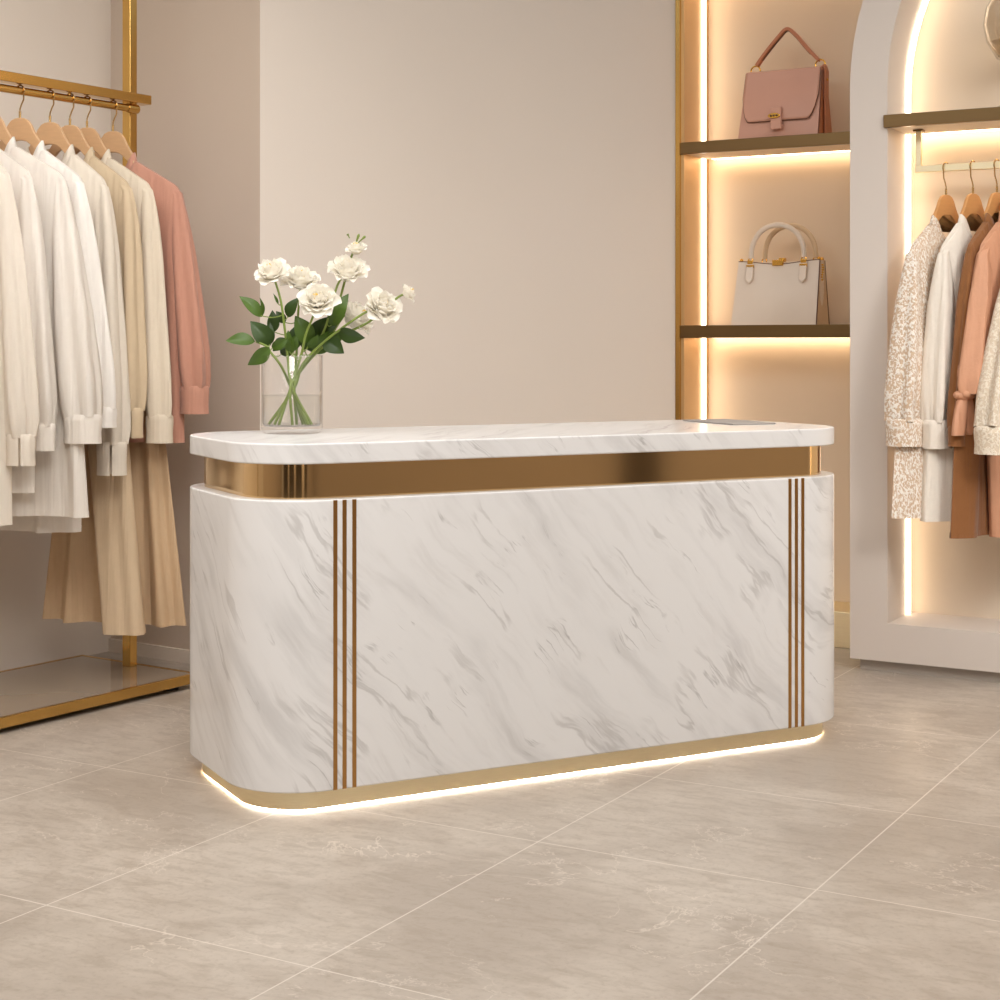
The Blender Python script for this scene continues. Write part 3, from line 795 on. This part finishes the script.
mb = MB(); [mb.ball(p, .005, 8) for p in pz]; mb.build('zip_chain', M['buckle'], tb)

# pink satchel
yb = .022
x0 = nx_at(738, yb); x1 = nx_at(817.5, yb); BW = x1-x0
tb = thing('handbag', 'dusty pink leather satchel with flap and tan handle on the upper niche shelf', 'handbag', frame_pt(N0, W, U1, x0, yb, S1[1]+.002), YW)
bh = .272; dp = .185; tl = .024; trr = BW+.004
def bagp(u, v, front):
    xa = lerp(0, tl, v); xb = lerp(BW, trr, v); x = lerp(xa, xb, u)
    f0 = lerp(0, .040, v); d0 = lerp(dp, dp-.095, v); bul = .012*sin(pi*u)*sin(pi*min(1, v*1.1+.05))
    return (x, f0-bul if front else d0+bul, bh*v)
mb = MB(); fg = [[bagp(i/NXs, j/NZs, True) for i in range(NXs+1)] for j in range(NZs+1)]; bg = [[bagp(i/NXs, j/NZs, False) for i in range(NXs+1)] for j in range(NZs+1)]
mb.grid(fg); mb.grid(bg); mb.grid([fg[0], bg[0]]); mb.grid([fg[-1], bg[-1]])
mb.grid([[r[0] for r in fg], [r[0] for r in bg]]); mb.grid([[r[-1] for r in fg], [r[-1] for r in bg]])
mb.build('body', M['pink_leather'], tb, bevel=.005, angle=50)
mb = MB(); cols = []
for j in range(NZs+1):
    f = Vector(fg[j][-1]); g = Vector(bg[j][-1]); m_ = f.lerp(g, .5)+Vector((-.010*(j/NZs), 0, 0))
    cols.append([f.lerp(g, .04)+Vector((.003, 0, 0)), m_+Vector((.005, 0, 0)), g.lerp(f, .04)+Vector((.003, 0, 0))])
mb.grid(cols); mb.build('gusset', M['tan_leather'], tb, angle=60)
# flap: rounded outline in (u,z), wraps over the top
def flap_pt(x, z, off):
    v = z/bh
    if v <= 1:
        u = max(0, min(1, (x-lerp(0, tl, v))/(lerp(BW, trr, v)-lerp(0, tl, v))))
        p = bagp(u, v, True); return Vector((x, p[1]-.004-off, z))
NFX, NFZ = 30, 20
def flap(off):
    rows = []
    for j in range(NFZ+1):
        vv = j/NFZ; row = []
        for i in range(NFX+1):
            s = -1+2*i/NFX
            zb = .066+.100*max(0, (abs(s)-.74)/.26)**2.4
            z = lerp(zb, bh, vv)
            xa = lerp(.004, tl, z/bh); xb = lerp(BW-.008, trr-.002, z/bh)
            x = lerp(xa, xb, i/NFX)
            row.append(flap_pt(x, z, off))
        rows.append(row)
    rows.append([Vector((p.x, p.y+.02, bh+.006)) for p in rows[-1]])
    rows.append([Vector((p.x, dp-.085, bh+.004)) for p in rows[-1]])
    return rows
fo, fi = flap(.004), flap(0)
mb = MB(); mb.grid(fo); fl = mb.build('flap', M['pink_leather'], tb, angle=60, solid=.006)
mb = MB(); edge = [r[0]+Vector((0, .001, 0)) for r in fo[NFZ::-1]]+[p+Vector((0, .001, 0)) for p in fo[0]]+[r[-1]+Vector((0, .001, 0)) for r in fo[:NFZ+1]]
mb.tube(edge, .0030, 6); mb.build('flap_edge', M['leather_edge'], fl)
ck = BW*.50
mb = MB(); mb.box(ck-.018, ck+.026, -.030, -.016, .028, .118); tabm = mb.build('closure_tab', M['pink_leather'], tb, bevel=.003)
mb = MB(); mb.box(ck-.020, ck+.028, -.024, -.006, .030, .050); mb.build('tab_loop', M['pink_leather'], tabm, bevel=.003)
mb = MB(); ov = [(ck-.002+.026*cos(a*2*pi/24), .082+.011*sin(a*2*pi/24)) for a in range(24)]; mb.plate(ov, -.036, -.028); lk = mb.build('turn_lock', M['buckle'], tabm, bevel=.002)
mb = MB(); 
for dx in (-.012, 0, .012): mb.ball((ck-.002+dx, -.038, .082), .0045, 8)
mb.build('lock_studs', M['leather_edge'], lk)
yh = .075
pk = (.186, yh, bh+.176)
hL = (.042, yh, bh+.022); hR = (BW-.004, yh, bh+.026)
path = smooth_path([(.054, yh, bh+.036), (.085, yh, bh+.076), (.145, yh, bh+.142), pk, (.222, yh, bh+.150), (.275, yh, bh+.086), (BW-.018, yh, bh+.036)], 8)
mb = ribbon(path, .014, .0065); hd = mb.build('handle', M['tan_leather'], tb, bevel=.0015, angle=50)
mb = ribbon([Vector(p)+Vector((.004 if p[0] < .19 else -.004, .0, -.0065)) for p in path[6:-6]], .004, .002); mb.build('handle_backing', M['leather_edge'], hd)
for c in (hL, hR):
    mb = MB(); mb.tube(ring_pts((c[0]+(.006 if c is hL else -.010), yh, c[2]-.006), .020, 'y', 20, 1.0, 1.0), .0035, 8, False); mb.build('ring', M['buckle'], hd)
    mb = MB(); mb.box(c[0]-.012, c[0]+.010, yh-.016, yh+.016, bh-.002, bh+.012); mb.build('ring_anchor', M['tan_leather'], hd, bevel=.003)
mb = ribbon([(BW+.004, .075, bh+.016), (BW+.012, .075, bh-.01), (BW+.011, .076, bh-.08), (BW+.012, .078, .04), (BW+.012, .078, .004)], .020, .004); sst = mb.build('side_strap', M['tan_leather'], tb, bevel=.0015)
mb = MB(); mb.ball((BW+.018, .070, bh-.045), .006, 10, (.5, 1, 1)); mb.build('rivet', M['buckle'], sst)

# ------------------------------------------------------------------ vase and flowers
DV = 4.665
VC = V(292, HY, DV); VC.z = .950
tv = thing('flower_vase', 'clear glass cylinder vase half full of water on the left end of the counter', 'vase', VC, 0)
RV = .0875; HV = .222
mb = MB(); mb.lathe([(0, .0225), (RV-.010, .0225), (RV-.004, .03), (RV-.0022, HV-.002), (RV-.001, HV), (RV+.0002, HV-.002), (RV, .035), (RV, .03)], 64); mb.build('wall', M['glass'], tv, angle=70)
mb = MB(); mb.lathe([(0, .0006), (RV-.014, .0006), (RV-.005, .004), (RV-.0005, .014), (RV, .029), (RV-.005, .0285), (RV-.011, .0215), (0, .021)], 64); mb.build('thick_base', M['glass_base'], tv, angle=60)
mb = MB(); rim = [(RV*cos(a*2*pi/64)*.992, RV*sin(a*2*pi/64)*.992, HV) for a in range(65)]; mb.tube(rim, .0014, 8, False); mb.build('rim', M['glass'], tv)
WZ = .110
mb = MB(); mb.lathe([(0, .0235), (RV-.012, .0235), (RV-.0045, .031), (RV-.0030, WZ), (RV-.006, WZ-.001), (0, WZ-.001)], 64); mb.build('water', M['water'], tv, angle=60)

def CP(cx, cy, dd=0.0):   # crop pixel -> world
    return V(215+cx/4.545, 225+cy/4.545, DV+dd)
SC = DV/F/4.545           # metres per crop pixel

def bloom_mesh(mb, c, axis, Rr, seed=0, layers=6):
    rnd = random.Random(seed)
    axis = axis.normalized(); ax = axis.orthogonal().normalized(); ay = axis.cross(ax)
    for k in range(layers):
        q = k/(layers-1)
        npet = (4, 6, 7, 8, 9, 9)[k]
        tilt0 = lerp(.02, .85, q**1.0); curl = lerp(-.35, 1.0, q**1.3)
        Ln = Rr*lerp(.58, 1.06, q); Wd = Rr*lerp(.34, .56, q)
        for i in range(npet):
            th0 = 2*pi*(i+rnd.uniform(-.2, .2))/npet+k*.7
            tl_ = tilt0+rnd.uniform(-.12, .12); cu = curl+rnd.uniform(-.2, .2); Li = Ln*rnd.uniform(.88, 1.1)
            rows = []; nv, nu = 7, 6
            rad = Rr*lerp(.04, .16, q); hgt = -Rr*.35*q
            ds = Li/nv
            ruf = rnd.uniform(0, 6)
            for j in range(nv+1):
                v = j/nv; wv = Wd*(sin(pi*(.12+.80*v)))**.55*(1 if v < .95 else .86)
                row = []
                for u_ in range(nu+1):
                    u = -1+2*u_/nu
                    # cup: edges closer to the axis direction (raised)
                    rr = max(rad, Rr*.10)
                    ang = u*wv/(rr+Rr*.42)
                    ru = rad*cos(ang)+ (rr)*(cos(ang)-1)*.6
                    z = hgt+.16*Rr*u*u*v+ .05*Rr*v*v*sin(3*u+ruf)
                    tang = wv*u*.92
                    e = ax*cos(th0)+ay*sin(th0); g = -ax*sin(th0)+ay*cos(th0)
                    row.append(c+e*(ru-.10*Rr*u*u*(1-q*.5))+g*tang+axis*z)
                rows.append(row)
                t_ = tl_+cu*v*v
                rad += ds*sin(t_); hgt += ds*cos(t_)
            mb.grid(rows)

def leaf_mb(base, tip, w, tw=0.0, seed=0):
    rnd = random.Random(seed)
    base = Vector(base); tip = Vector(tip); d = tip-base; Ln = d.length; d.normalize()
    view = Vector((0, -1, 0)); n = (view-d*view.dot(d)).normalized()
    n = (Matrix.Rotation(tw, 3, d) @ n); s = d.cross(n).normalized()
    mb = MB(); rows = []
    for j in range(13):
        v = j/12; wd = w*.5*(sin(pi*v**.80))**.9 if v < 1 else 0
        wd = max(wd, .0006)
        c = base+d*Ln*v+n*(.10*Ln*sin(pi*v)-.06*Ln*v*v)
        rows.append([c+s*(wd*u)+n*(abs(u)*wd*.28+.03*wd*sin(9*v+2*u)) for u in (-1, -.75, -.5, -.25, 0, .25, .5, .75, 1)])
    mb.grid(rows); return mb

FG = 'white roses in the glass vase'
XP = lambda j: CP(352+8*(j % 3-1), 735+6*(j % 2), .006*(j-3))   # where the stems cross
VB = lambda cx, dd: CP(cx, 918, dd)
def clampz(p): 
    return Vector((p.x, p.y, max(p.z, .950+.026)))
def rose(label, bc, bd, axis, Rp, stem_pts, leaves, bottom, j, seed, layers=6, name='rose', bud=False):
    base = clampz(VB(bottom, .02*((j % 3)-1)))
    t = thing(name, label, 'flower', base, 0, None)
    c = CP(bc[0], bc[1], bd) if bc else None
    pts = [base, XP(j)]+[CP(*p) for p in stem_pts]
    if c is not None:
        axis = Vector(axis).normalized(); pts.append(c-axis*Rp*SC*.34)
    sp = smooth_path(pts, 8)
    mb = MB(); mb.tube(sp, [.0042-.0012*i/len(sp) for i in range(len(sp))], 8); mb.build('stem', M['stem'], t, shift=base)
    if c is not None:
        mb = MB(); bloom_mesh(mb, c-axis*Rp*SC*.30, axis, Rp*SC*1.0, seed, layers); bl = mb.build('bloom', M['petal'], t, shift=base, angle=80)
        mb = MB(); rn = random.Random(seed)
        cc = c+axis*Rp*SC*.20
        for k in range(16):
            o = Vector((rn.uniform(-1, 1), rn.uniform(-1, 1), rn.uniform(-1, 1)))*Rp*SC*.17; mb.ball(cc+o, .0030, 6)
        mb.build('stamens', M['stamen'], bl, shift=base)
        mb = MB()
        for k in range(5):
            a = k*2*pi/5; e = axis.orthogonal().normalized(); f = axis.cross(e)
            dr = e*cos(a)+f*sin(a); b0 = c-axis*Rp*SC*.36
            lm = leaf_mb(b0, b0+dr*Rp*SC*.36-axis*Rp*SC*.03, Rp*SC*.14); off = len(mb.v); mb.v += lm.v; mb.f += [tuple(i+off for i in q) for q in lm.f]
        mb.build('sepals', M['stem'], bl, shift=base)
    for (b0, b1, wd, dd, tw, mt) in leaves:
        p0 = CP(b0[0], b0[1], dd); p1 = CP(b1[0], b1[1], dd-.01)
        lf = leaf_mb(p0, p1, wd*SC, tw, seed).build('leaf', M[mt], t, shift=base, angle=80)
        # petiole back to the nearest stem point
        q = min(sp, key=lambda s_: (s_-p0).length)
        if (q-p0).length > .004:
            mb = MB(); mb.tube(smooth_path([q, (q+p0)/2+Vector((0, 0, -.004)), p0+(p1-p0)*.06], 4), .0014, 6); mb.build('petiole', M['stem'], lf, shift=base)
    return t

rose('white rose highest on the left, facing up left', (255, 205), -.01, (-.22, -.60, .75), 84, [(330, 600, 0), (318, 480, -.01), (298, 340, -.01)],
     [((212, 418), (113, 322), 62, .0, .5, 'leaf'), ((212, 418), (207, 330), 26, .01, .9, 'leaf'), ((288, 360), (266, 312), 13, -.01, .3, 'leaf'), ((330, 420), (376, 330), 58, .01, -.3, 'leaf_dark')], 440, 1, 21)
rose('white rose half hidden behind the front bloom', (390, 235), .045, (.05, -.50, .85), 86, [(372, 560, .03), (378, 400, .04)],
     [((330, 520), (262, 572), 60, .03, .2, 'leaf_dark'), ((262, 490), (262, 388), 58, .03, .3, 'leaf_dark'), ((318, 445), (278, 392), 44, .035, .2, 'leaf_dark')], 372, 2, 22)
rose('largest white rose low at the front of the bouquet', (468, 335), -.06, (-.02, -.80, .60), 92, [(392, 590, -.03), (412, 500, -.05), (436, 440, -.055)],
     [((432, 545), (366, 412), 92, .02, .3, 'leaf'), ((352, 585), (330, 480), 52, .0, -.3, 'leaf'), ((420, 560), (470, 500), 40, .01, .4, 'leaf'), ((468, 578), (392, 462), 84, .03, .2, 'leaf_dark'), ((352, 572), (392, 440), 76, .035, -.2, 'leaf_dark'), ((330, 575), (372, 500), 58, .0, .4, 'leaf')], 290, 3, 23)
rose('white rose at the top centre of the bouquet', (605, 195), .02, (.10, -.58, .80), 92, [(420, 620, .02), (500, 470, .02), (556, 275, .02)],
     [((528, 462), (604, 312), 82, .025, -.2, 'leaf'), ((520, 400), (606, 345), 50, .03, .4, 'leaf'), ((450, 585), (532, 478), 78, .03, .3, 'leaf'), ((476, 520), (566, 420), 66, .035, -.3, 'leaf_dark')], 415, 4, 24)
rose('white rose reaching out to the right of the bouquet', (770, 365), -.02, (.45, -.62, .55), 94, [(395, 640, .0), (480, 545, -.01), (610, 445, -.015), (700, 390, -.015)],
     [((560, 480), (680, 516), 74, -.01, .4, 'leaf_dark'), ((492, 520), (586, 582), 84, .0, -.2, 'leaf_dark'), ((500, 530), (600, 480), 60, .01, .3, 'leaf')], 245, 5, 25)
rose('white rose turned away low behind the right stem', (652, 412), .07, (.40, -.10, .35), 96, [(400, 640, .03), (500, 540, .05), (596, 402, .06)],
     [((432, 520), (540, 415), 96, .05, .2, 'leaf_dark'), ((400, 565), (450, 470), 66, .04, -.2, 'leaf_dark'), ((470, 560), (420, 500), 60, .03, .1, 'leaf')], 352, 0, 26)
rose('small white blossom rising above the top rose', (640, 100), .05, (-.15, -.35, .95), 52, [(430, 600, .04), (540, 420, .05), (618, 150, .05)], [], 400, 2, 27, 5, name='blossom_sprig')
rose('small white blossom at the far right tip of the bouquet', (885, 305), .0, (.75, -.25, .55), 46, [(400, 650, .02), (520, 530, .02), (700, 440, .03), (830, 330, .01)], [], 270, 4, 28, 4, name='blossom_sprig')
rose('leafy green sprig leaning left over the vase rim', None, 0, None, 0, [(300, 640, -.02), (250, 575, -.02), (236, 552, -.02), (186, 530, -.02)],
     [((182, 530), (48, 523), 66, -.02, .5, 'leaf'), ((248, 556), (150, 638), 70, -.03, -.4, 'leaf'), ((252, 548), (162, 436), 88, .0, .3, 'leaf_dark'), ((236, 552), (250, 440), 56, .02, .3, 'leaf_dark'), ((258, 560), (330, 520), 48, -.01, .2, 'leaf'), ((300, 590), (360, 540), 56, .03, .3, 'leaf_dark')], 425, 6, 29, name='leaf_sprig')

# buds over the top rose belong to the blossom sprig
bs = [o for o in bpy.data.objects if o.name.startswith('blossom_sprig')][0]
base = Vector(bs.location)
for (a, b) in (((625, 130), (655, 40)), ((640, 90), (684, 50)), ((612, 60), (602, 40))):
    mb = MB(); p0 = CP(a[0], a[1], .05); p1 = CP(b[0], b[1], .05); mb.tube(smooth_path([p0, (p0+p1)/2, p1], 4), [.0016]*5+[.0022, .0034, .0040, .0012], 8); mb.build('bud', M['stem'], bs, shift=base)

# ------------------------------------------------------------------ unseen shop walls, with panels and slots added for reflections
mb = MB(); mb.box(5.2, 5.3, -4, 5.0, 0, ZT); struct('wall_right', mb, M['wall_dark'])
mb = MB(); mb.box(5.10, 5.21, 1.95, 2.22, 0, 2.5); struct('reflected_panel_1', mb, M['dark'])  # narrow dark panel added so the gold band reflects a dark streak
mb = MB(); mb.box(-4.3, -4.2, -3.5, 3.2, 0, ZT); struct('wall_side', mb, M['wall_dark'])
mb = MB(); mb.box(-4.3, 5.3, -4.1, -4.0, 0, ZT); struct('wall_front', mb, M['wall_dark'])
for k, (xa, xb) in enumerate(((-3.9, -2.6), (-2.3, -.9), (-.5, 1.2), (1.9, 2.7))):
    mb = MB(); mb.box(xa, xb, -4.0, -3.93, 0, 2.6); struct('reflected_panel_%d' % (k+2), mb, M['dark'])  # unseen dark panels added to vary the gold band's reflection
for k, xa in enumerate((-2.48, -.72, 1.5)):
    mb = MB(); mb.box(xa, xa+(.05, .05, .12)[k], -4.0, -3.96, .3, 2.7); struct('trim_%d' % (k+4), mb, emit('added_glow_slot', (255, 236, 208), 4))  # glowing slots added as bright lines for the gold band to reflect

# ------------------------------------------------------------------ lights
def area(name, loc, rot, sx, sy, power, col=(1, .9, .78), spread=pi):
    l = bpy.data.lights.new(name, 'AREA'); l.shape = 'RECTANGLE'; l.size = sx; l.size_y = sy; l.energy = power; l.color = col; l.spread = spread
    o = bpy.data.objects.new(name, l); COL.objects.link(o); o.location = loc; o.rotation_euler = rot; return o
WARM = (1, .985, .955)
area('overhead_fill', (.9, 2.2, 3.4), (0, 0, 0), 2.6, 2.2, 49, WARM)  # unseen overhead area lights added for soft brightness; no ceiling is built
area('overhead_fill', (2.4, 3.9, 3.4), (0, 0, 0), 1.2, 1.2, 26, WARM)
area('overhead_fill', (-1.6, 3.4, 3.4), (0, 0, 0), 1.6, 1.8, 52, WARM)
area('overhead_fill', (.4, -1.0, 3.4), (0, 0, 0), 2.6, 2.0, 22, WARM)

def aim(o, p): o.rotation_euler = (Vector(p)-o.location).to_track_quat('-Z', 'Y').to_euler()
aim(area('added_fill', (-.5, 3.6, 3.3), (0, 0, 0), .35, .35, 4.5, WARM, 1.3), (-1.55, 5.35, 1.3))  # added fill light, brightens the clothes on the rack
aim(area('added_fill', (-.2, 1.4, 2.9), (0, 0, 0), 1.2, .8, 7, WARM, 1.2), (-1.45, 6.0, .2))  # added soft fill for the lower left walls
aim(area('added_fill', (2.6, 2.4, 3.0), (0, 0, 0), .9, .9, 9, WARM, 1.1), (1.9, 6.0, .5))  # added fill light for the lower part of the arched alcove
aim(area('added_fill', (.9, 3.2, 3.3), (0, 0, 0), .5, .5, 1.5, WARM, 1.6), (.0, 6.3, 1.7))  # added weak fill on the greige wall behind the counter
wd = bpy.data.worlds.new('World'); sc.world = wd; wd.use_nodes = True
bgn = wd.node_tree.nodes['Background']; bgn.inputs[0].default_value = (1, .985, .96, 1); bgn.inputs[1].default_value = .62

# ------------------------------------------------------------------ camera
cam = bpy.data.cameras.new('camera'); co = bpy.data.objects.new('camera', cam); COL.objects.link(co)
co.location = (0, 0, H); co.rotation_euler = (pi/2, 0, 0)
cam.sensor_width = 36; cam.sensor_fit = 'HORIZONTAL'; cam.lens = F*36/1000; cam.shift_y = -(500-HY)/1000
cam.clip_start = .05
sc.camera = co
sc.view_settings.view_transform = 'Standard'; sc.view_settings.look = 'None'; sc.view_settings.gamma = 1; sc.view_settings.use_curve_mapping = False
sc.view_settings.exposure = -0.06
sc.cycles.use_denoising = True
